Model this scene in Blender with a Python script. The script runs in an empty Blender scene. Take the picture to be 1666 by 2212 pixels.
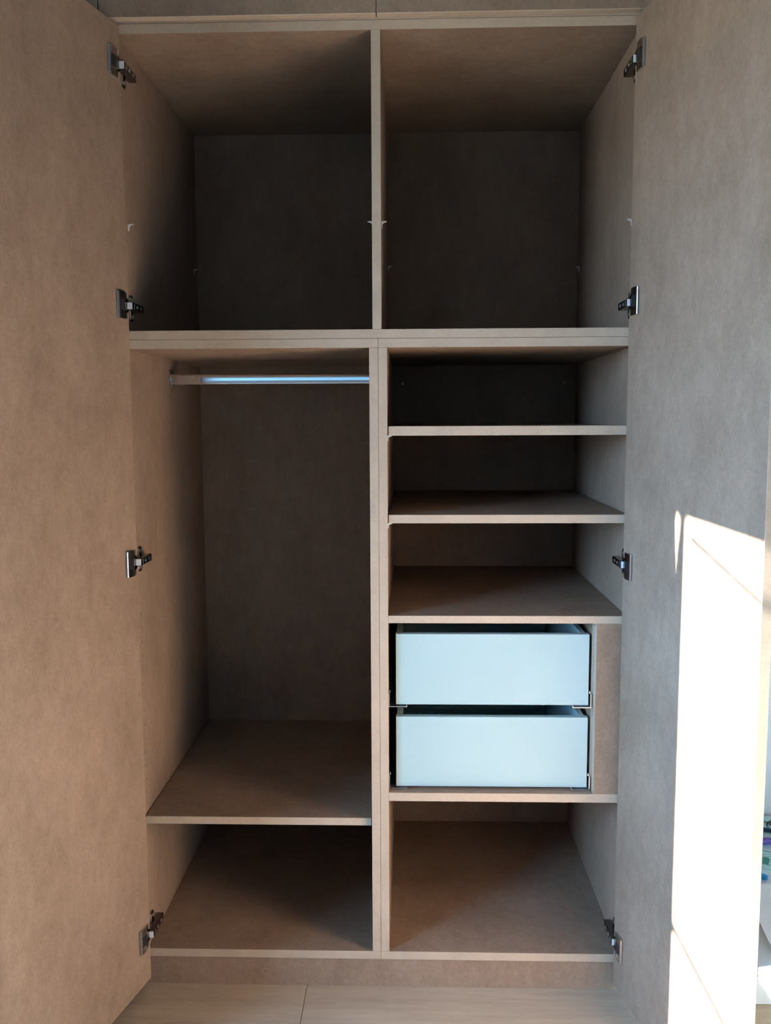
import bpy, bmesh, math, random
from mathutils import Vector, Matrix
random.seed(7)
C = bpy.context.scene.collection
Z0 = 1.457                                   # floor is z = 0; measures below are from the joint of upper and lower units

# ---------------------------------------------------------------- camera
cam = bpy.data.cameras.new('camera')
cam_o = bpy.data.objects.new('camera', cam); C.objects.link(cam_o)
cam.sensor_fit = 'HORIZONTAL'; cam.sensor_width = 36.0
cam.lens = 36.0 * 1896.35 / 1666
cam.clip_start = 0.05
right = Vector((0.99957961, 0.02867256, -0.00429971))
fwd = Vector((-0.02896634, 0.99398948, -0.10557394))
up = Vector((0.00124679, 0.1056541, 0.99440216))
m = Matrix((right, up, -fwd)).transposed().to_4x4()
m.translation = (0.06890487, -1.87527693, -0.16854984 + Z0)
cam_o.matrix_world = m
bpy.context.scene.camera = cam_o

# ---------------------------------------------------------------- sky, sun, exposure
SKY = (0.33, 0.595, 0.96); SKY_STRENGTH = 46.0
SUN_DIR = Vector((1.0, 0.215, -0.335)); SUN_STRENGTH = 157.0
world = bpy.data.worlds.new('sky'); bpy.context.scene.world = world
world.use_nodes = True
wn = world.node_tree.nodes; wl = world.node_tree.links
bg = wn['Background']
wtc = wn.new('ShaderNodeTexCoord'); wsep = wn.new('ShaderNodeSeparateXYZ'); wr = wn.new('ShaderNodeValToRGB')
wl.new(wtc.outputs['Generated'], wsep.inputs[0]); wl.new(wsep.outputs['Z'], wr.inputs[0]); wl.new(wr.outputs[0], bg.inputs['Color'])
wr.color_ramp.elements[0].position = 0.0; wr.color_ramp.elements[0].color = (0.22, 0.24, 0.24, 1)
wr.color_ramp.elements[1].position = 0.02; wr.color_ramp.elements[1].color = (*SKY, 1)
bg.inputs['Strength'].default_value = SKY_STRENGTH
sun = bpy.data.lights.new('sun', 'SUN'); sun.energy = SUN_STRENGTH; sun.angle = math.radians(0.55); sun.color = (1.0, 0.95, 0.88)
sun_o = bpy.data.objects.new('sun', sun); C.objects.link(sun_o)
sun_o.rotation_euler = SUN_DIR.to_track_quat('-Z', 'Y').to_euler(); sun_o.location = (-4, -2, 4)
vs = bpy.context.scene.view_settings
vs.view_transform = 'Standard'; vs.look = 'None'; vs.exposure = 0.0; vs.gamma = 1.0; vs.use_curve_mapping = False
cy = bpy.context.scene.cycles
cy.max_bounces = 10; cy.diffuse_bounces = 8; cy.sample_clamp_indirect = 0

# ---------------------------------------------------------------- materials
def mat(name, col, rough=0.6, metal=0.0, spec=0.3):
    mt = bpy.data.materials.new(name); mt.use_nodes = True
    b = mt.node_tree.nodes['Principled BSDF']
    b.inputs['Base Color'].default_value = (*col, 1); b.inputs['Roughness'].default_value = rough
    b.inputs['Metallic'].default_value = metal; b.inputs['Specular IOR Level'].default_value = spec
    return mt
def noise_mat(name, dark, light, scales, stretch=(1, 1, 1), rough=0.6, spec=0.25, bump=0.0, offset_random=True):
    """a base colour mottled by several noises: scales = [(scale, weight)...]"""
    mt = mat(name, light, rough, 0, spec); n = mt.node_tree.nodes; l = mt.node_tree.links; b = n['Principled BSDF']
    tc = n.new('ShaderNodeTexCoord'); mp = n.new('ShaderNodeMapping'); mp.inputs['Scale'].default_value = stretch
    l.new(tc.outputs['Object'], mp.inputs['Vector'])
    vec = mp.outputs['Vector']
    if offset_random:
        oi = n.new('ShaderNodeObjectInfo'); ad = n.new('ShaderNodeVectorMath'); ad.operation = 'ADD'
        mu = n.new('ShaderNodeMath'); mu.operation = 'MULTIPLY'; mu.inputs[1].default_value = 37.0
        l.new(oi.outputs['Random'], mu.inputs[0]); l.new(vec, ad.inputs[0]); l.new(mu.outputs[0], ad.inputs[1]); vec = ad.outputs['Vector']
    acc = None; tot = sum(w for _, w in scales)
    for s, w in scales:
        t = n.new('ShaderNodeTexNoise'); t.inputs['Scale'].default_value = s; t.inputs['Detail'].default_value = 4
        l.new(vec, t.inputs['Vector'])
        k = n.new('ShaderNodeMath'); k.operation = 'MULTIPLY'; k.inputs[1].default_value = w / tot; l.new(t.outputs['Fac'], k.inputs[0])
        if acc is None: acc = k.outputs[0]
        else:
            a = n.new('ShaderNodeMath'); a.operation = 'ADD'; l.new(acc, a.inputs[0]); l.new(k.outputs[0], a.inputs[1]); acc = a.outputs[0]
    r = n.new('ShaderNodeValToRGB'); l.new(acc, r.inputs[0]); l.new(r.outputs[0], b.inputs['Base Color'])
    r.color_ramp.elements[0].position = 0.36; r.color_ramp.elements[0].color = (*dark, 1)
    r.color_ramp.elements[1].position = 0.64; r.color_ramp.elements[1].color = (*light, 1)
    if bump:
        bp = n.new('ShaderNodeBump'); bp.inputs['Strength'].default_value = bump; bp.inputs['Distance'].default_value = 0.001
        l.new(acc, bp.inputs['Height']); l.new(bp.outputs[0], b.inputs['Normal'])
    return mt
M_MDF = noise_mat('mdf_face', (0.215, 0.149, 0.104), (0.350, 0.252, 0.184), [(9, 0.30), (45, 0.25), (190, 0.25), (520, 0.20)], (1, 1, 0.60), 0.62, 0.2)
M_EDGE = noise_mat('mdf_cut_edge', (0.43, 0.345, 0.262), (0.50, 0.41, 0.315), [(20, 0.5), (300, 0.5)], (1, 1, 1), 0.7, 0.15)
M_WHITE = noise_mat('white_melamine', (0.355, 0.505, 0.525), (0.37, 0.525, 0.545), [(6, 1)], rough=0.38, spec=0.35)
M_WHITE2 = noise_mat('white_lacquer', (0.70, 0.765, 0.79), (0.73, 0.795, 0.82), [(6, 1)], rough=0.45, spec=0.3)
M_OAK = noise_mat('oak_laminate', (0.33, 0.27, 0.205), (0.45, 0.375, 0.29), [(9, 0.5), (40, 0.3), (160, 0.2)], (0.22, 2.2, 1), 0.42, 0.35)
M_NICKEL = noise_mat('nickel_plate', (0.50, 0.50, 0.50), (0.56, 0.56, 0.57), [(60, 1)], rough=0.22)
M_NICKEL.node_tree.nodes['Principled BSDF'].inputs['Metallic'].default_value = 1
M_BRIGHT = mat('bright_steel', (0.82, 0.83, 0.85), 0.30, 1.0)
M_DARKMETAL = mat('dark_nickel', (0.16, 0.16, 0.17), 0.25, 1.0)
M_CHROME = mat('chrome_tube', (0.80, 0.81, 0.83), 0.08, 1.0)
M_ZINC = mat('zinc_pressing', (0.80, 0.80, 0.82), 0.35, 1.0)
M_SATIN = mat('satin_nickel', (0.86, 0.87, 0.88), 0.45, 0.35, 0.5)
M_BLACK = mat('cup_shadow_black', (0.02, 0.02, 0.022), 0.5)
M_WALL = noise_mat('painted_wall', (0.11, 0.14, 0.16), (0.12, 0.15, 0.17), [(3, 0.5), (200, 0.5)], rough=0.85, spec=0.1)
M_BLUEBAND = noise_mat('blue_reflection_band', (0.30, 0.52, 0.66), (0.33, 0.56, 0.70), [(3, 0.5), (200, 0.5)], rough=0.85, spec=0.1)
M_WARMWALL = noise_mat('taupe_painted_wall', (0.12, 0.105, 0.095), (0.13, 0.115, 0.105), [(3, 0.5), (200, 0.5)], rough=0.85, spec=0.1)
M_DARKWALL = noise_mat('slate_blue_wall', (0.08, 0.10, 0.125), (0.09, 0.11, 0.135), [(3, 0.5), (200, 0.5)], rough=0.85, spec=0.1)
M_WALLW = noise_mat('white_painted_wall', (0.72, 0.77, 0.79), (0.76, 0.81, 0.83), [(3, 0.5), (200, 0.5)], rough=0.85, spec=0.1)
M_FRAME = noise_mat('white_window_frame', (0.75, 0.76, 0.76), (0.8, 0.8, 0.8), [(5, 1)], rough=0.4)
M_PAPER = noise_mat('drawing_paper', (0.88, 0.91, 0.91), (0.92, 0.94, 0.94), [(30, 1)], rough=0.8, spec=0.1)
M_PAPERC = noise_mat('turquoise_paper', (0.55, 0.82, 0.83), (0.62, 0.87, 0.88), [(30, 1)], rough=0.8, spec=0.1)
M_ROD = mat('black_rod', (0.02, 0.02, 0.02), 0.6)

# ---------------------------------------------------------------- builders
def box(bm, lo, hi, mi=0, M=None):
    x0, y0, z0 = lo; x1, y1, z1 = hi
    vs_ = [bm.verts.new((M @ Vector(c)) if M else c) for c in
           ((x0, y0, z0), (x1, y0, z0), (x1, y1, z0), (x0, y1, z0), (x0, y0, z1), (x1, y0, z1), (x1, y1, z1), (x0, y1, z1))]
    fs = []
    for q in ((3, 2, 1, 0), (4, 5, 6, 7), (0, 1, 5, 4), (1, 2, 6, 5), (2, 3, 7, 6), (3, 0, 4, 7)):
        f = bm.faces.new([vs_[i] for i in q]); f.material_index = mi; fs.append(f)
    return fs
def bevel(bm, w, seg=1, geom=None):
    bmesh.ops.bevel(bm, geom=geom or bm.edges[:], offset=w, segments=seg, profile=0.6, affect='EDGES', clamp_overlap=True)
def prism(bm, prof, axis, a, b, mi=0, M=None):
    """closed profile [(p,q)...] pushed along an axis from a to b"""
    def P(p, q, t):
        v = {'x': (t, p, q), 'y': (p, t, q), 'z': (p, q, t)}[axis]
        return (M @ Vector(v)) if M else Vector(v)
    A = [bm.verts.new(P(p, q, a)) for p, q in prof]; B = [bm.verts.new(P(p, q, b)) for p, q in prof]; n = len(prof)
    for i in range(n):
        bm.faces.new((A[i], A[(i + 1) % n], B[(i + 1) % n], B[i])).material_index = mi
    bm.faces.new(A[::-1]).material_index = mi; bm.faces.new(B).material_index = mi
def disc(bm, c, ax, r, h, n=16, mi=0, M=None):
    """a short cylinder whose base centre is c, pointing along unit vector ax"""
    ax = Vector(ax); c = Vector(c); t = ax.orthogonal().normalized(); s = ax.cross(t)
    pr = []
    for k in range(2):
        ring = []
        for i in range(n):
            v = c + ax * h * k + (t * math.cos(2 * math.pi * i / n) + s * math.sin(2 * math.pi * i / n)) * r
            ring.append(bm.verts.new((M @ v) if M else v))
        pr.append(ring)
    for i in range(n): bm.faces.new((pr[0][i], pr[0][(i + 1) % n], pr[1][(i + 1) % n], pr[1][i])).material_index = mi
    bm.faces.new(pr[0][::-1]).material_index = mi; bm.faces.new(pr[1]).material_index = mi
def ring(bm, c, ax, r0, r1, h, n=20, mi=0, M=None):
    ax = Vector(ax); c = Vector(c); t = ax.orthogonal().normalized(); s = ax.cross(t); R = []
    for r, z in ((r0, 0), (r1, 0), (r1, h), (r0, h)):
        rr = []
        for i in range(n):
            v = c + ax * z + (t * math.cos(2 * math.pi * i / n) + s * math.sin(2 * math.pi * i / n)) * r
            rr.append(bm.verts.new((M @ v) if M else v))
        R.append(rr)
    for k in range(4):
        for i in range(n): bm.faces.new((R[k][i], R[k][(i + 1) % n], R[(k + 1) % 4][(i + 1) % n], R[(k + 1) % 4][i])).material_index = mi
def obj(name, bm, mats, parent=None, smooth=False):
    """link bm (built in its parent's coordinates) as ONE mesh object"""
    bmesh.ops.recalc_face_normals(bm, faces=bm.faces[:])
    me = bpy.data.meshes.new(name); bm.to_mesh(me); bm.free()
    for k in (mats if isinstance(mats, (list, tuple)) else [mats]): me.materials.append(k)
    if smooth:
        for p_ in me.polygons: p_.use_smooth = True
        me.set_sharp_from_angle(angle=math.radians(35))
    o = bpy.data.objects.new(name, me); C.objects.link(o)
    if parent: o.parent = parent
    return o
def tag(o, label, cat, group=None):
    o['label'] = label; o['category'] = cat
    if group: o['group'] = group
    return o
def thing(name, label, cat, loc, group=None, rotz=0.0):
    o = bpy.data.objects.new(name, None); C.objects.link(o); o.empty_display_size = 0.1
    o.location = loc; o.rotation_euler = (0, 0, rotz)
    return tag(o, label, cat, group)
def struct(o): o['kind'] = 'structure'; return o
def board(name, parent, lo, hi, mats=None, bev=0.0004, org=None):
    """a sheet of MDF between world corners lo, hi (z from the joint datum): faces get the face colour, cut sides the edge colour"""
    org = Vector(org) if org is not None else (parent.location if parent else Vector((0, 0, 0)))
    lo = [lo[0] - org[0], lo[1] - org[1], lo[2] + Z0 - org[2]]; hi = [hi[0] - org[0], hi[1] - org[1], hi[2] + Z0 - org[2]]
    bm = bmesh.new(); box(bm, lo, hi)
    d = [hi[i] - lo[i] for i in range(3)]; ax = d.index(min(d))
    if bev: bevel(bm, bev)
    bm.normal_update()
    for f in bm.faces: f.material_index = 0 if abs(f.normal[ax]) > 0.9 else 1
    return obj(name, bm, mats or [M_MDF, M_EDGE], parent)

# measured sizes of the wardrobe (metres; x from the joint of the two lower units, y from the front plane)
XL, XR, D, T = -0.5348, 0.5355, 0.6528, 0.019
ZTOP, ZB, ZBB, ZP = 0.6178, -1.3706, -1.3896, -1.457

# ---------------------------------------------------------------- the setting
RX0, RX1, RY0, ZC = -2.0, 1.42, -3.3, 1.06
WY0, WY1, WZ0, WZ1 = -2.50, -0.68, 0.865, 0.545         # window in the left wall
floor = bpy.data.objects.new('floor', None); C.objects.link(floor); struct(floor)
bm = bmesh.new(); box(bm, (RX0, RY0, -0.05), (RX1, 0.72, -0.0045)); obj('underlay', bm, M_BLACK, floor)
PW, PL = 0.1405, 1.28
plank_meshes = {}
def plank(x0, x1, y0, y1):
    bm = bmesh.new(); g = 0.0006
    box(bm, (x0 + g, y0 + g, -0.004), (x1 - g, y1 - g, 0.0))
    top = [e for e in bm.edges if all(v.co.z > -1e-6 for v in e.verts)]
    bevel(bm, 0.0009, 1, top)
    return obj('plank', bm, M_OAK, floor)
y1, k = 0.0130, 0
while y1 > RY0 + 0.01:
    y0 = max(y1 - PW, RY0)
    x = RX0 - [0.74, 0.20, 0.44, 1.02, 0.60][k % 5] + (0 if k else 0.01)
    while x < RX1:
        a, b = max(x, RX0), min(x + PL, RX1)
        if b - a > 0.02: plank(a, b, y0, y1)
        x += PL
    y1 = y0; k += 1
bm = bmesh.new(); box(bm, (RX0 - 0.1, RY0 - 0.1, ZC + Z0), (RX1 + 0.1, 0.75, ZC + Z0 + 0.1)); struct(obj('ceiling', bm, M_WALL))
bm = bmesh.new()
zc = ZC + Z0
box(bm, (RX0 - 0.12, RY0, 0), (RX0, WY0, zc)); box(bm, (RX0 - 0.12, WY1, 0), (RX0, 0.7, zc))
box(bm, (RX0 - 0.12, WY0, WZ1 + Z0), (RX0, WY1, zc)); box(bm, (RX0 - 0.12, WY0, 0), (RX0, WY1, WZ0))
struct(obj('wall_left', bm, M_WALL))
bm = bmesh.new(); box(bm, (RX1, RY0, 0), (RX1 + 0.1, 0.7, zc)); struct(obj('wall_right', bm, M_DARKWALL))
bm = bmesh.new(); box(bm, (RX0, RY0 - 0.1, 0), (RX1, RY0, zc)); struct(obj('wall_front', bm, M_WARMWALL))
bm = bmesh.new(); box(bm, (-1.25, RY0 + 0.0003, 1.36), (1.3, RY0 + 0.012, 1.72)); struct(obj('reflection_band', bm, M_BLUEBAND))   # blue band added unseen behind the camera to tint the rail's reflection
bm = bmesh.new()                             # the wall the wardrobe is let into
box(bm, (0.5565, 0.07, 0), (RX1, 0.72, zc)); box(bm, (RX0, 0.03, 0), (-0.582, 0.72, ZTOP + Z0)); box(bm, (RX0, -0.47, 0), (-0.70, 0.03, ZTOP + Z0)); box(bm, (-0.582, 0.67, 0), (0.5560, 0.72, zc))  # pier at far left is added, unseen, to block light under the left door
struct(obj('wall_back', bm, M_WALLW))
# window frame in the left wall (out of view; the sun comes through it)
win = bpy.data.objects.new('window_1', None); C.objects.link(win); struct(win)
def wpart(name, boxes, mt=M_FRAME):
    bm = bmesh.new()
    for lo, hi in boxes: box(bm, lo, hi)
    bevel(bm, 0.003); return obj(name, bm, mt, win)
wpart('window_frame', [((-2.09, WY0, WZ0), (-2.03, WY0 + 0.05, WZ1 + Z0)), ((-2.09, WY1 - 0.05, WZ0), (-2.03, WY1, WZ1 + Z0)),
                       ((-2.09, WY0, WZ0), (-2.03, WY1, WZ0 + 0.004))])
bm = bmesh.new()                             # slim leaning post, added out of view and shaped to trim the sun strip
pz0, pz1 = WZ0, WZ1 + Z0
prism(bm, [(-0.819, pz0), (-0.760, pz0), (-0.772, 0.365 + Z0), (-0.7925, 0.505 + Z0), (-0.7925, pz1), (-0.819, pz1)], 'x', -2.02, -1.99)
obj('sun_blocking_post', bm, M_FRAME, win)
def shadow_rod(a, b, r):
    a, b = Vector(a), Vector(b); bm = bmesh.new(); n = 24; R = []
    for i in range(n + 1):
        t = i / n; c = a.lerp(b, t)
        R.append([bm.verts.new(c + Vector((math.cos(k * math.pi / 3) * r, 0, math.sin(k * math.pi / 3) * r))) for k in range(6)])
    for i in range(n):
        for k in range(6): bm.faces.new((R[i][k], R[i][(k + 1) % 6], R[i + 1][(k + 1) % 6], R[i + 1][k]))
    bm.faces.new(R[0][::-1]); bm.faces.new(R[-1])
    return obj('shadow_rod', bm, M_ROD, win)

# ---------------------------------------------------------------- upper unit
up_u = thing('wardrobe_unit', 'raw brown MDF upper wardrobe unit, two empty compartments split by one upright', 'wardrobe', (0, 0, Z0))
g = 0.0003
board('side_panel', up_u, (XL - T, 0, 0), (XL, D, ZTOP + T)); board('side_panel', up_u, (XR, 0, 0), (XR + T, D, ZTOP + T))
board('top_panel', up_u, (XL + g, 0, ZTOP), (XR - g, D, ZTOP + T))
board('bottom_panel', up_u, (XL + g, 0, 0.0003), (XR - g, D, T))
board('divider', up_u, (-0.0115, 0, T + 0.0003), (0.0076, D, ZTOP - 0.0003))
board('back_panel', up_u, (XL - T, D, 0), (XR + T, D + 0.008, ZTOP + T))
def bracket(parent, x, y, ztop, s, lip=0.0105, drop=0.0135, depth=0.007):
    """small pressed shelf bracket: a lip, a leg on the panel and a hollow web between; s = +1 lip points to +x"""
    t = 0.0014; o = parent.location
    prof = [(0, 0), (lip, 0), (lip, -t)]
    for i in range(7):
        a = math.pi / 2 * i / 6
        prof.append((t + (lip * 0.62) * (1 - math.sin(a)), -t - (drop * 0.55) * (1 - math.cos(a))))
    prof += [(t, -drop), (0, -drop)]
    bm = bmesh.new()
    prism(bm, [(x + s * p - o[0], ztop + Z0 + q - o[2]) for p, q in prof], 'y', y - o[1], y + depth - o[1])
    return obj('shelf_bracket', bm, M_SATIN, parent)
for x, y, z, s in ((XL, 0.036, 0.247, 1), (XL, 0.610, 0.248, 1), (-0.0115, 0.036, 0.2475, -1), (0.0076, 0.036, 0.2475, 1), (0.0076, 0.585, 0.2475, 1),
                   (XR, 0.040, 0.2475, -1), (XR, 0.622, 0.2475, -1)): bracket(up_u, x, y, z, s)
def screw(parent, c, ax, r=0.0032, name='screw', mt=None):
    bm = bmesh.new(); o = parent.location; c = (c[0] - o[0], c[1] - o[1], c[2] + Z0 - o[2])
    ring(bm, c, ax, r * 0.5, r, 0.0012, 14, 0); disc(bm, c, ax, r * 0.52, 0.0004, 14, 1)
    return obj(name, bm, [mt or M_BRIGHT, M_BLACK], parent)
screw(up_u, (XL, 0.018, 0.505), (1, 0, 0), 0.002); screw(up_u, (XL, 0.018, 0.110), (1, 0, 0), 0.002)

# ---------------------------------------------------------------- lower left unit
lo_l = thing('wardrobe_unit', 'raw MDF lower left wardrobe unit with chrome hanging rail, low shelf and tall open door', 'wardrobe', (-0.27, 0, ZBB + Z0))
board('side_panel', lo_l, (XL - T, 0, ZBB), (XL, D, -0.0003)); board('side_panel', lo_l, (-T, 0, ZB + g), (-0.0003, D, -T - g))
board('top_panel', lo_l, (XL + g, 0, -T), (-0.0003, D, -0.0003)); board('bottom_panel', lo_l, (XL + g, 0, ZBB), (-0.0003, D, ZB))
board('back_panel', lo_l, (XL - T, D, ZBB), (-0.0003, D + 0.008, -0.0003))
board('shelf', lo_l, (XL + 0.0022, 0.0115, -1.0605 - 0.0175), (-T - 0.0018, D - 0.001, -1.0605))
bm = bmesh.new()                             # row of drilled shelf-pin holes behind the door edge
for k in range(14): disc(bm, (XL - 0.0002 - lo_l.location[0], 0.037, -0.600 - 0.032 * k + Z0 - lo_l.location[2]), (1, 0, 0), 0.0019, 0.0004, 10)
obj('pin_holes', bm, M_BLACK, lo_l)['kind'] = 'stuff'
# hanging rail: a flat-sided oval tube in sockets
RY, RZ, RH, RW = 0.338, -0.0685, 0.0265, 0.0135
def stadium(h, w, n=8):
    pr = []
    for sgn, a0 in ((1, 0), (-1, math.pi)):
        for i in range(n + 1):
            a = a0 + math.pi * i / n
            pr.append((math.cos(a) * w / 2, sgn * (h - w) / 2 + math.sin(a) * w / 2))
    return pr
def rounded(h, w, r, n=6):
    pr = []
    for sx, sy, a0 in ((1, 1, 0), (-1, 1, 0.5), (-1, -1, 1), (1, -1, 1.5)):
        for i in range(n + 1):
            a = math.pi * (a0 + 0.5 * i / n)
            pr.append((sx * (w / 2 - r) + math.cos(a) * r, sy * (h / 2 - r) + math.sin(a) * r))
    return pr
o_ = lo_l.location
bm = bmesh.new(); prism(bm, [(RY + a - o_[1], RZ + Z0 + b - o_[2]) for a, b in rounded(RH, RW, 0.0042)], 'x', XL + 0.001 - o_[0], -T - 0.001 - o_[0])
rail = obj('hanging_rail', bm, M_CHROME, lo_l, smooth=True)
for x0, x1 in ((XL + 0.0003, XL + 0.0065), (-T - 0.0065, -T - 0.0003)):
    bm = bmesh.new(); outer = [(RY + a * 1.5 - o_[1], RZ + Z0 + b * 1.16 - o_[2]) for a, b in stadium(RH, RW)]
    pr = [(RY - 0.011 - o_[1], RZ + Z0 + 0.024 - o_[2]), (RY + 0.011 - o_[1], RZ + Z0 + 0.024 - o_[2]), (RY + 0.011 - o_[1], RZ + Z0 - 0.008 - o_[2]),
          (RY + 0.006 - o_[1], RZ + Z0 - 0.0155 - o_[2]), (RY - 0.006 - o_[1], RZ + Z0 - 0.0155 - o_[2]), (RY - 0.011 - o_[1], RZ + Z0 - 0.008 - o_[2])]
    xa, xb = (x0, x0 + 0.002) if x0 < -0.3 else (x1 - 0.002, x1)
    prism(bm, pr, 'x', xa - o_[0], xb - o_[0])
    cup = [(RY - 0.0095, -0.004), (RY + 0.0095, -0.004), (RY + 0.0095, -0.0085), (RY + 0.005, -0.0152), (RY - 0.005, -0.0152), (RY - 0.0095, -0.0085)]
    prism(bm, [(a - o_[1], RZ + Z0 + b - o_[2]) for a, b in cup], 'x', x0 - o_[0], x1 - o_[0])
    obj('rail_socket', bm, M_NICKEL, rail)

# ---------------------------------------------------------------- lower right unit
lo_r = thing('wardrobe_unit', 'raw MDF lower right wardrobe unit with shelves, two white drawers and tall open door', 'wardrobe', (0.27, 0, ZBB + Z0))
board('side_panel', lo_r, (0.0003, 0, ZB + g), (T, D, -T - g)); board('side_panel', lo_r, (XR, 0, ZBB), (XR + T, D, -0.0003))
board('top_panel', lo_r, (0.0003, 0, -T), (XR - g, D, -0.0003)); board('bottom_panel', lo_r, (0.0003, 0, ZBB), (XR - g, D, ZB))
board('back_panel', lo_r, (0.0003, D, ZBB), (XR + T, D + 0.008, -0.0003))
board('shelf', lo_r, (T + 0.0018, 0.004, -0.2045), (XR - 0.0018, D - 0.001, -0.1845))
board('shelf', lo_r, (T + 0.0018, 0.004, -0.3928), (XR - 0.0018, D - 0.001, -0.3745))
board('shelf', lo_r, (T + g, 0, -0.6113), (XR - g, D - 0.001, -0.5947))
board('shelf', lo_r, (T + g, 0, -1.0150), (XR - g, D - 0.001, -0.9956))
board('filler_panel', lo_r, (0.4705, 0.0, -0.9953), (XR - g, 0.022, -0.6116))
board('spacer_panel', lo_r, (0.4660, 0.0222, -0.9953), (0.485, 0.60, -0.6116))
for z in (-0.2047, -0.3930):
    for x, s in ((T, 1), (XR, -1)): bracket(lo_r, x, 0.0045, z, s, 0.009, 0.011)
screw(lo_r, (0.046, D, -0.069), (0, -1, 0)); screw(lo_r, (0.504, D, -0.068), (0, -1, 0))
def drawer(z0, z1, label):
    """drawer z0..z1: front, sides, back and base, on two C-section runners"""
    o = lo_r.location; yf = 0.022; xa, xb = 0.0350, 0.4605
    def P(x, y, z): return (x - o[0], y - o[1], z + Z0 - o[2])
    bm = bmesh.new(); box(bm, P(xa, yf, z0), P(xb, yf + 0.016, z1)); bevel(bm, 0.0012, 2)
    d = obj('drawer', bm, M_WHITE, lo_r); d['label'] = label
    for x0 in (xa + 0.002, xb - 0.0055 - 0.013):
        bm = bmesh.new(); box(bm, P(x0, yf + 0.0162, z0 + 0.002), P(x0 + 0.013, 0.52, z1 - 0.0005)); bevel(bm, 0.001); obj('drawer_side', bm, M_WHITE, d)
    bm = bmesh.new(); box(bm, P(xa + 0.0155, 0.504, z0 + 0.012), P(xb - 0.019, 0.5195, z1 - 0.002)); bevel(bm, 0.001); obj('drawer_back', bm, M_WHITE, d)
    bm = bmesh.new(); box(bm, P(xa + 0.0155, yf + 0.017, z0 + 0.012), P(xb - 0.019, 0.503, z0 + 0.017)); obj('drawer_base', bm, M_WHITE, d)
    for x, s in ((T + 0.0003, 1), (0.4658, -1)):
        t = 0.0013; h = 0.031; w = 0.0405; zb = z0 - 0.0045
        pr = [(0, h), (0, 0), (w, 0), (w, 0.0042), (w - t, 0.0042), (w - t, t), (t, t), (t, h)]
        bm = bmesh.new(); prism(bm, [P(x + s * a, 0, zb + b)[::2] for a, b in pr], 'y', 0.017, 0.50)
        r = obj('runner', bm, M_ZINC, d)
        bm = bmesh.new(); disc(bm, P(x + s * t, 0.024, zb + 0.0335), (s, 0, 0), 0.0036, 0.0025, 12); obj('screw', bm, M_BRIGHT, r)
    return d
drawer(-0.8005, -0.6405, 'white upper drawer'); drawer(-0.9895, -0.8285, 'white lower drawer')

# ---------------------------------------------------------------- plinth and overhead cabinet
pl = thing('plinth', 'low brown MDF plinth between the wardrobe base and the wooden floor', 'plinth', (0, 0, 0))
board('plinth_board', pl, (XL - T, 0.003, ZP + 0.0003), (XR + T, 0.021, ZBB - 0.0004), [M_MDF, M_MDF])
board('plinth_return', pl, (XL - T, 0.022, ZP + 0.0003), (XL, D, ZBB - 0.0004)); board('plinth_return', pl, (XR, 0.022, ZP + 0.0003), (XR + T, D, ZBB - 0.0004))
oh = thing('overhead_cabinet', 'closed MDF overhead cabinet running along the top above the open wardrobe', 'cabinet', (0, 0, ZTOP + T + Z0))
board('bottom_panel', oh, (-1.12, 0, ZTOP + T + 0.0008), (XR + T, D, ZTOP + 2 * T)); board('top_panel', oh, (-1.12, 0, ZC - 0.025), (XR + T, D, ZC - 0.006))
for x in (-1.12, -0.5725, -0.0095, XR): board('side_panel', oh, (x, 0, ZTOP + 2 * T + 0.0003), (x + T, D, ZC - 0.0253))
board('back_panel', oh, (-1.12, D, ZTOP + T + 0.001), (XR + T, D + 0.008, ZC - 0.006))
for x0, x1 in ((-1.122, -0.5645), (-0.5615, -0.0003), (0.0014, 0.5535)):
    board('cabinet_door', oh, (x0, -0.0215, 0.6395), (x1, -0.0025, ZC - 0.012), bev=0.0012)

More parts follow.
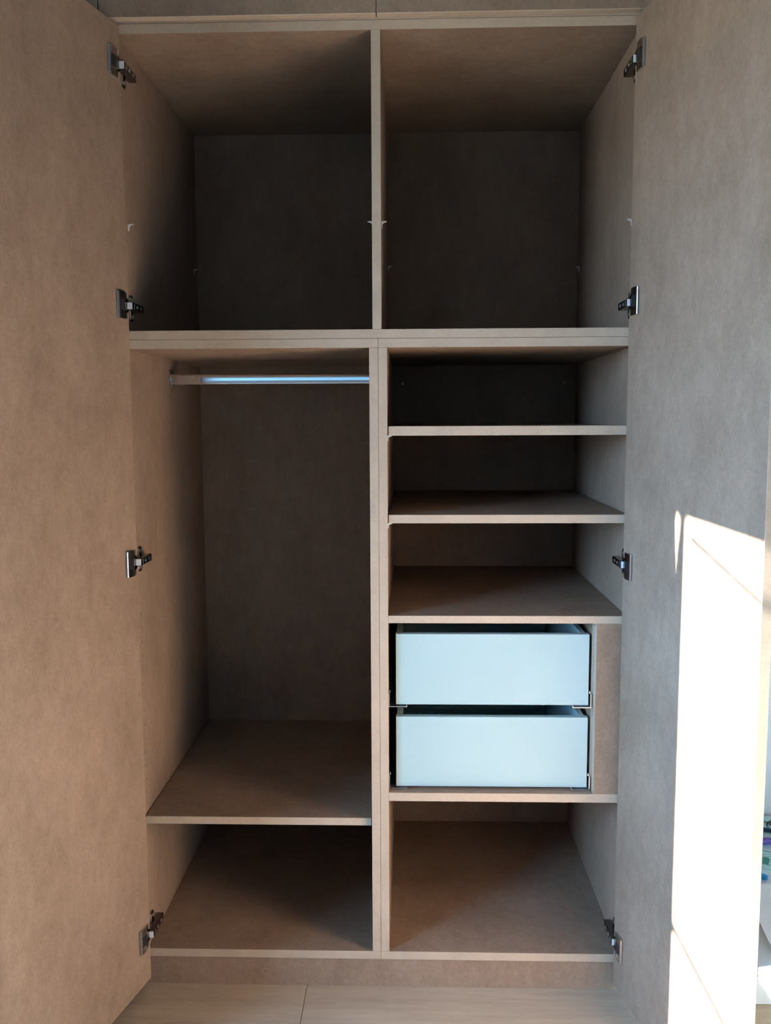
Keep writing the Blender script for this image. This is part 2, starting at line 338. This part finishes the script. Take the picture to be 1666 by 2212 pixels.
# ---------------------------------------------------------------- wardrobe doors with their hinges
ZD0, ZD1 = -1.4370, 0.6312
def hinge(door, unit, Md, e, n, h, xp, s, zc_):
    """concealed hinge; e along the door, n out of its inner face, xp = panel face, s = +1 when the opening lies to +x"""
    F = Md @ Matrix(((e.x, n.x, 0, h.x), (e.y, n.y, 0, h.y), (0, 0, 1, zc_ + Z0), (0, 0, 0, 1)))
    Wd = Matrix(((s, 0, 0, xp), (0, 1, 0, 0), (0, 0, 1, zc_ + Z0), (0, 0, 0, 1))); Wm = Md @ Wd; Wu = Matrix.Translation(-unit.location) @ Wd
    # domed cover over the cup: cross-section across the door, pushed along z with clipped ends
    bm = bmesh.new()
    prof = [(0.0465, 0.0002), (0.0465, 0.0032), (0.0452, 0.0050), (0.0425, 0.0060), (0.030, 0.0062), (0.020, 0.0052), (0.0145, 0.0036), (0.0135, 0.0002)]
    prism(bm, prof, 'z', -0.028, 0.028, 0, F)
    bevel(bm, 0.0008, 1)
    box(bm, (0.0085, 0.0002, -0.0265), (0.0128, 0.0022, 0.0265), 1, F)
    disc(bm, (0.0185, 0.0003, 0), (0, 1, 0), 0.0172, 0.0030, 28, 2, F)
    box(bm, (0.0225, 0.0030, -0.0112), (0.0400, 0.0067, 0.0112), 3, F)
    ring(bm, (0.0265, 0.0066, 0), (0, 1, 0), 0.0072, 0.0082, 0.0010, 16, 0, F)
    # link: a bent strip whose two front facets catch the light
    box(bm, (0.0022, -0.0165, -0.0062), (0.0070, -0.0140, 0.0062), 4, Wm); box(bm, (0.0070, -0.0145, -0.0058), (0.0086, -0.0128, 0.0058), 3, Wm); box(bm, (0.0086, -0.0155, -0.0068), (0.0192, -0.0125, 0.0068), 4, Wm)
    hg = obj('hinge', bm, [M_NICKEL, M_BRIGHT, M_DARKMETAL, M_BLACK, M_SATIN], door, smooth=True); hg['label'] = 'grey metal concealed hinge'
    # arm over its plate, screwed to the side panel
    bm = bmesh.new(); box(bm, (0.0050, -0.0123, -0.0078), (0.0202, 0.0640, 0.0078), 0, Wu); bevel(bm, 0.0012, 2)
    box(bm, (0.0203, -0.002, -0.0055), (0.0207, 0.0005, 0.0055), 1, Wu)
    for y in (0.018, 0.044): ring(bm, (0.0201, y, 0), (1, 0, 0), 0.0016, 0.0036, 0.0009, 14, 1, Wu); disc(bm, (0.0201, y, 0), (1, 0, 0), 0.0015, 0.0004, 10, 1, Wu)
    arm = obj('hinge_arm', bm, [M_DARKMETAL, M_BRIGHT], unit)
    bm = bmesh.new()
    prism(bm, [(0.0275, -0.0240), (0.0300, -0.0275), (0.0410, -0.0275), (0.0435, -0.0240), (0.0435, 0.0240), (0.0410, 0.0275), (0.0300, 0.0275), (0.0275, 0.0240)], 'x', 0.0002, 0.0034, 0, Wu)
    box(bm, (0.0035, 0.012, -0.0065), (0.0049, 0.060, 0.0065), 0, Wu)
    for z in (-0.018, 0.018): disc(bm, (0.0034, 0.0355, z), (1, 0, 0), 0.0042, 0.0028, 14, 1, Wu)
    box(bm, (0.0004, 0.0268, -0.0235), (0.0036, 0.0274, 0.0235), 1, Wu)
    obj('mounting_plate', bm, [M_DARKMETAL, M_BRIGHT], arm)
def door(unit, xh, ang, DW, s, zs, label):
    """s = +1: hinged at the left, opening to +x; local x runs from the hinge edge outwards"""
    e = Vector((-s * math.sin(ang), -math.cos(ang), 0)); n = Vector((s * math.cos(ang), -math.sin(ang), 0)); h = Vector((xh, -0.006, ZD0 + Z0))
    bm = bmesh.new(); ya, yb = (-T, 0) if s > 0 else (0, T)
    box(bm, (0, ya, 0), (DW, yb, ZD1 - ZD0)); bevel(bm, 0.0005)
    bm.normal_update()
    for f in bm.faces: f.material_index = 0 if abs(f.normal.y) > 0.9 else 1
    r = obj('door', bm, [M_MDF, M_EDGE], unit); r['label'] = label
    r.location = h - unit.location; r.rotation_euler = (0, 0, math.atan2(e.y, e.x))
    Md = (Matrix.Translation(h) @ Matrix.Rotation(math.atan2(e.y, e.x), 4, 'Z')).inverted()
    hh = Vector((h.x, h.y, 0))
    for k, z in enumerate(zs): hinge(r, up_u if k < 2 else unit, Md, e, n, hh, XL if s > 0 else XR, s, z)
    return r
door(lo_l, -0.5261, 0.2376, 0.4955, 1, (0.552, 0.0695, -0.475, -1.3285), 'tall MDF door swung open on the left')
door(lo_r, 0.5225, 0.1900, 0.5095, -1, (0.548, 0.068, -0.480, -1.3325), 'tall MDF door swung open on the right, sun patch on it')

# ---------------------------------------------------------------- white table with drawings behind the right door
TZ = -1.068
tb = thing('table', 'low white table glimpsed behind the right wardrobe door, covered with drawings', 'table', (0.98, -0.34, 0))
def tp(name, lo, hi, mt=M_WHITE2, bev=0.002):
    o = tb.location; bm = bmesh.new(); box(bm, (lo[0] - o[0], lo[1] - o[1], lo[2] + Z0), (hi[0] - o[0], hi[1] - o[1], hi[2] + Z0)); bevel(bm, bev, 2); return obj(name, bm, mt, tb)
tp('table_top', (0.6395, -0.575, TZ - 0.022), (1.33, 0.060, TZ))
tp('back_panel', (0.665, -0.042, ZP + 0.0003), (1.30, -0.026, TZ - 0.0222))
for x in (0.78, 1.265):
    for y in (-0.55, 0.0): tp('leg', (x, y, ZP + 0.0003), (x + 0.04, y + 0.04, TZ - 0.0222))
def sheet(name, corners, label, mt, lift=0.0003, curl=0.0):
    """a thin sheet on the table, given by four plan corners; curl lifts its first side"""
    bm = bmesh.new(); a, b, c, d = [Vector((x, y, 0)) for x, y in corners]; n = 8; R = []
    for i in range(n + 1):
        t = i / n; z = TZ + Z0 + lift + curl * (1 - t) ** 3
        R.append([bm.verts.new(v + Vector((0, 0, zz))) for v, zz in ((a.lerp(b, t), z), (d.lerp(c, t), z), (d.lerp(c, t), z + 0.0004), (a.lerp(b, t), z + 0.0004))])
    for i in range(n):
        for k in range(4): bm.faces.new((R[i][k], R[i][(k + 1) % 4], R[i + 1][(k + 1) % 4], R[i + 1][k]))
    bm.faces.new(R[0][::-1]); bm.faces.new(R[-1])
    return tag(obj(name, bm, mt), label, 'drawing', 'drawings on the white table')
def stroke(parent, pts, w, mt, z):
    """a flat ink line through plan points"""
    bm = bmesh.new(); L, R = [], []
    P = [Vector((x, y, 0)) for x, y in pts]
    for i, q in enumerate(P):
        t = (P[min(i + 1, len(P) - 1)] - P[max(i - 1, 0)]).normalized(); nn = Vector((-t.y, t.x, 0)) * w / 2
        L.append(bm.verts.new((q.x + nn.x, q.y + nn.y, z))); R.append(bm.verts.new((q.x - nn.x, q.y - nn.y, z)))
    for i in range(len(P) - 1): bm.faces.new((L[i], L[i + 1], R[i + 1], R[i]))
    o = obj('ink_stroke', bm, mt, parent); return o
I_BLACK = mat('black_ink', (0.03, 0.06, 0.07), 0.7); I_GREEN = mat('green_ink', (0.05, 0.33, 0.24), 0.7); I_TEAL = mat('teal_ink', (0.08, 0.36, 0.38), 0.7)
I_RED = mat('red_ink', (0.6, 0.16, 0.14), 0.7); I_ORANGE = mat('orange_ink', (0.85, 0.45, 0.22), 0.7); I_VIOLET = mat('violet_plastic', (0.14, 0.10, 0.42), 0.4)
I_BLUE = mat('blue_plastic', (0.05, 0.38, 0.75), 0.4); I_NAVY = mat('navy_plastic', (0.02, 0.06, 0.12), 0.4)
def scribble(cx, cy_, rx, ry, n, turns, ph=0.0):
    return [(cx + rx * math.cos(ph + 2 * math.pi * turns * i / n) * (0.35 + 0.65 * i / n), cy_ + ry * math.sin(ph + 2 * math.pi * turns * i / n * 1.31) * (0.3 + 0.7 * i / n)) for i in range(n + 1)]
zt = TZ + Z0
s1 = sheet('paper_drawing', [(0.677, -0.470), (0.900, -0.430), (0.885, -0.215), (0.705, -0.255)], 'white drawing with an orange flower, nearest sheet on the white table', M_PAPER, 0.0012, 0.004)
zz = zt + 0.0019
for k in range(7):
    a = k * 0.9; stroke(s1, [(0.730 + 0.016 * math.cos(a) * t, -0.322 + 0.020 * math.sin(a) * t) for t in (0.15, 0.5, 1.0)], 0.008, I_ORANGE, zz + k * 0.00006)
stroke(s1, [(0.717, -0.345), (0.712, -0.352), (0.706, -0.363), (0.699, -0.379)], 0.0014, I_ORANGE, zz + 0.001)
for dy in (0.0, 0.016, 0.036): stroke(s1, [(0.690, -0.325 + dy), (0.706, -0.322 + dy * 0.6), (0.722, -0.318)], 0.0009, I_TEAL, zz + 0.0006 + dy * 0.01)
s2 = sheet('paper_drawing', [(0.752, -0.205), (0.97, -0.195), (0.97, -0.105), (0.795, -0.103)], 'turquoise drawing with green scribbles, middle sheet on the white table', M_PAPERC, 0.0008)
stroke(s2, scribble(0.805, -0.155, 0.036, 0.036, 60, 4), 0.0013, I_TEAL, zt + 0.0017)
stroke(s2, [(0.783, -0.168), (0.788, -0.158), (0.793, -0.148), (0.796, -0.138)], 0.011, I_GREEN, zt + 0.0019)
stroke(s2, [(0.798, -0.108), (0.815, -0.117), (0.84, -0.124)], 0.003, I_TEAL, zt + 0.0018)
s3 = sheet('paper_drawing', [(0.790, -0.098), (1.02, -0.094), (1.03, 0.050), (0.850, 0.048)], 'pale drawing with black scribbles, farthest sheet against the wall', M_PAPERC, 0.0008)
stroke(s3, scribble(0.880, 0.008, 0.034, 0.030, 80, 6), 0.0020, I_BLACK, zt + 0.0016); stroke(s3, scribble(0.825, -0.055, 0.022, 0.012, 40, 4, 1.0), 0.0009, I_RED, zt + 0.0017)
def pen(a, b, r, mt, cap, label):
    a, b = Vector((*a, zt + r + 0.0024)), Vector((*b, zt + r + 0.0024)); d = (b - a).normalized(); L = (b - a).length
    p_ = thing('felt_pen', label, 'pen', (a.x, a.y, zt + 0.0024), 'felt pens on the white table')
    o = p_.location
    bm = bmesh.new(); disc(bm, a - o, d, r, L * 0.66, 14); obj('barrel', bm, mt, p_, True)
    bm = bmesh.new(); disc(bm, a + d * L * 0.665 - o, d, r * 1.12, L * 0.30, 14); disc(bm, a + d * L * 0.965 - o, d, r * 0.8, L * 0.035, 14); obj('cap', bm, cap, p_, True)
pen((0.803, -0.084), (0.930, -0.072), 0.0068, I_VIOLET, I_VIOLET, 'violet felt pen lying across the sheets behind the right door')
pen((0.832, -0.024), (0.950, -0.062), 0.0046, I_NAVY, I_NAVY, 'dark navy felt pen among the farthest scribbles on the table')
pen((0.704, -0.188), (0.7625, -0.231), 0.0052, M_WHITE2, I_BLUE, 'white felt pen with a bright blue cap beside the door edge')

# ---------------------------------------------------------------- unseen rods added at the window to cast slanting shadows on the sun patch
d_ = SUN_DIR
def back(px, py, pz, x):                      # where the sun ray that ends at a door point crosses the plane x
    t = (px - x); return (x, py - t * d_.y, pz + Z0 - t * d_.z)
for p0, p1, r in (((0.573, -0.285, -0.385), (0.614, -0.511, -0.459), 0.0122), ((0.570, -0.268, -1.144), (0.603, -0.447, -1.209), 0.0124)):
    a, b = Vector(back(*p0, -1.95)), Vector(back(*p1, -1.95)); dd = (b - a)
    shadow_rod(a - dd * 0.02, b + dd * 2.0, r)
